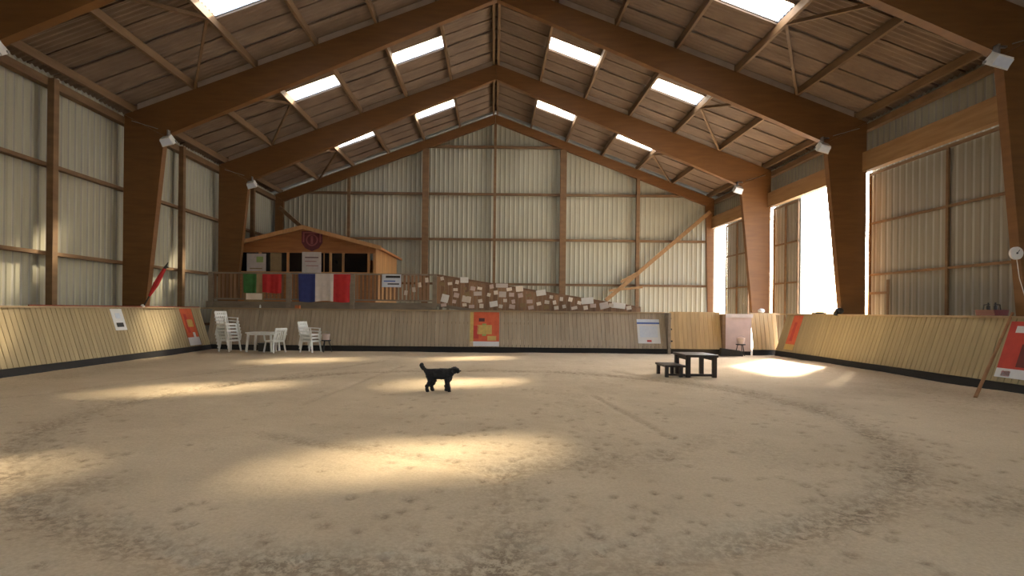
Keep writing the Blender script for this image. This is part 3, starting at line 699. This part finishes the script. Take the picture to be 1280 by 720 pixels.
c0 = chair((x0, YC, .03), -.45, 'bottom white plastic chair of the tall stack in the far left corner', 'white plastic garden chairs')
for i in range(1, 6): copy_thing(c0, (x0-.025*i, YC, .03+.115*i), -.45, ('%s white plastic chair from the bottom of the tall corner stack' % ordn[i]) if i < 5 else 'topmost white plastic chair of the tall stack in the corner')
x1 = wx(389, YC)
for i in range(3): copy_thing(c0, (x1-.02*i, YC, .03+.115*i), -.35, ['lowest', 'middle', 'uppermost'][i] + ' white plastic chair of the short stack right of the table')
copy_thing(c0, (wx(346, YC-.1), YC-.25, .03), 2.6, 'single white plastic chair pulled up to the white table')
tb = empty('garden_table', (wx(328, YC), YC+.1, .03), 'low white plastic garden table by the far kickboard', 'table')
MB().prism([(-.5, -.35), (-.42, -.42), (.42, -.42), (.5, -.35), (.5, .35), (.42, .42), (-.42, .42), (-.5, .35)], 'z', .66, .70).box(-.44, .44, -.36, .36, .60, .66).obj('table_top', 'white_plastic', tb)
for sx in (-1, 1):
    for sy in (-1, 1): MB().beam((sx*.40, sy*.32, .62), (sx*.45, sy*.36, 0), .07, .06, up=(1, 0, 0)).obj('leg', 'white_plastic', tb)
o = MB().box(-.22, .22, -.14, .14, 0, .30).box(-.24, .24, -.16, .16, .26, .30).obj('crate', 'metal_dark', None, (wx(330, YC), YC+.2, .03)); tag(o, 'dark crate on the sand under the white table', 'crate')
def stand_bucket(x, y, label1, label2, col_):
    s_ = empty('stool', (x, y, .03), label1, 'stool', None)
    MB().cyl((0, 0, .40), (0, 0, .44), .17, n_=14).obj('seat', 'metal_dark', s_)
    for a in range(3):
        q = 2*math.pi*a/3+.4; MB().cyl((.1*math.cos(q), .1*math.sin(q), .40), (.2*math.cos(q), .2*math.sin(q), 0), .016, n_=6).obj('leg', 'metal_dark', s_)
    b_ = empty('bucket', (x, y, .47), label2, 'bucket')
    MB().cyl((0, 0, 0), (0, 0, .22), .11, .15, 16).obj('body', col_, b_)
    MB().tube([(.15*math.cos(t), 0, .20+.10*math.sin(t)) for t in [math.pi*k/6 for k in range(7)]], .006).obj('handle', 'steel', b_)
stand_bucket(wx(407, YC), YC+.1, 'dark stool carrying a bucket beside the short chair stack', 'pinkish white bucket on a dark stool, right of the chairs', 'pale_pink')
stand_bucket(wx(927, 20.4), 20.45, 'dark stool before the pale padded panel', 'pale bucket on the dark stool before the padded panel', 'pale_pink')
o = MB().prism([(-.42, 0), (.42, 0), (.3, .2), (-.36, .28)], 'y', -.12, .12).box(-.05, .28, -.14, .14, .0, .10).obj('boot_bag', 'metal_dark', None, (wx(917, 20.4), 20.6, .02)); tag(o, 'low black bag lying against the padded panel foot', 'bag')
# ------------------------------------------------------------------ mounting block
YT = 13.75
mt = empty('mounting_block', (0, 0, 0), 'dark wooden two-level mounting block on the sand', 'mounting block')
zf = .0
def part(name, *b): return MB().box(*b).obj(name, 'dark_wood', mt)
tx0, tx1 = wx(859, YT), wx(896.5, YT); H = .56
part('top', tx0-.03, tx1+.03, YT-.04, YT+.98, H-.06, H)
for x in (tx0, tx1-.09):
    for y in (YT, YT+.86): part('leg', x, x+.10, y, y+.09, -.03, H-.06)
part('rail', tx0+.05, tx0+.09, YT+.02, YT+.9, H-.14, H-.06); part('rail', tx1-.09, tx1-.05, YT+.02, YT+.9, H-.14, H-.06)
part('stretcher', tx0, tx1-.05, YT+.02, YT+.06, .03, .09)
lx0 = wx(834, YT)
part('step', lx0-.02, tx0+.0, YT+.05, YT+.90, .24, .29)
for x in (lx0, tx0-.14):
    for y in (YT+.08, YT+.78): part('step_leg', x, x+.08, y, y+.08, -.03, .24)
part('step_rail', lx0, tx0, YT+.09, YT+.13, .03, .08)

# ------------------------------------------------------------------ dog
def dog():
    P = {}; V = []; E = []; Rr = []
    def nd(n_, x, y, z, r, par=None):
        P[n_] = len(V); V.append((x, y, z)); Rr.append(r)
        if par is not None: E.append((P[par], P[n_]))
    # x forward (right in the photo), y sideways, z up
    nd('pelvis', -.20, 0, .385, .075)
    nd('belly', -.05, 0, .375, .078, 'pelvis'); nd('chest', .10, 0, .365, .095, 'belly'); nd('withers', .185, 0, .385, .080, 'chest')
    nd('neck', .235, 0, .425, .060, 'withers'); nd('skull', .275, -.01, .465, .068, 'neck'); nd('stop', .315, -.02, .455, .052, 'skull'); nd('muzzle', .365, -.03, .435, .036, 'stop'); nd('nose', .395, -.035, .430, .028, 'muzzle')
    nd('rump', -.255, 0, .40, .055, 'pelvis'); nd('t1', -.30, 0, .43, .028, 'rump'); nd('t2', -.345, 0, .475, .030, 't1'); nd('t3', -.385, 0, .53, .033, 't2'); nd('t4', -.395, 0, .575, .022, 't3')
    for s, fx, hx in ((-1, .03, .0), (1, -.035, -.05)):
        nd('fs%d' % s, .165, s*.055, .30, .052, 'chest'); nd('fe%d' % s, .150+fx*.3, s*.065, .22, .040, 'fs%d' % s); nd('fw%d' % s, .155+fx, s*.065, .10, .030, 'fe%d' % s); nd('fp%d' % s, .160+fx*1.2, s*.065, .028, .030, 'fw%d' % s); nd('ft%d' % s, .195+fx*1.2, s*.065, .020, .024, 'fp%d' % s)
        q = 0 if s < 0 else .07
        nd('hh%d' % s, -.20, s*.055, .31, .060, 'pelvis'); nd('hk%d' % s, -.165+q*.6, s*.07, .22, .045, 'hh%d' % s); nd('ho%d' % s, -.255+q, s*.07, .12, .028, 'hk%d' % s); nd('hp%d' % s, -.245+q, s*.07, .028, .028, 'ho%d' % s); nd('ht%d' % s, -.205+q, s*.07, .020, .024, 'hp%d' % s)
        nd('ea%d' % s, .262, s*.058-.01, .462, .026, 'skull'); nd('eb%d' % s, .262, s*.085-.01, .415, .026, 'ea%d' % s); nd('ec%d' % s, .268, s*.088-.01, .375, .018, 'eb%d' % s)
    me = bpy.data.meshes.new('dog_body'); me.from_pydata(V, E, []); me.materials.append(M['black_coat'])
    root = empty('dog', (wx(551, 10.95), 10.95, -.01), 'shaggy black dog standing on the sand facing right, tail raised', 'dog')
    o = inst('body', me, root)
    sk = o.modifiers.new('skin', 'SKIN'); sk.use_smooth_shade = True
    for i, d_ in enumerate(me.skin_vertices[0].data if me.skin_vertices else []): pass
    if not me.skin_vertices: me.attributes
    for i, d_ in enumerate(me.skin_vertices[0].data): d_.radius = (Rr[i]*1.28, Rr[i]*1.28); d_.use_root = (i == 0)
    ss = o.modifiers.new('sub', 'SUBSURF'); ss.levels = 3; ss.render_levels = 3
    tx = bpy.data.textures.new('curls', 'CLOUDS'); tx.noise_scale = .03
    dp = o.modifiers.new('curls', 'DISPLACE'); dp.texture = tx; dp.strength = .05; dp.mid_level = .45
    MB().ball((.418, -.037, .436), .014).obj('nose', 'black_gloss', root)
    for s in (-1, 1): MB().ball((.325, -.022+s*.040, .480), .011).obj('eye', 'black_gloss', root)
    root.rotation_euler = (0, 0, math.radians(-6)); root.scale = (.98,)*3
dog()
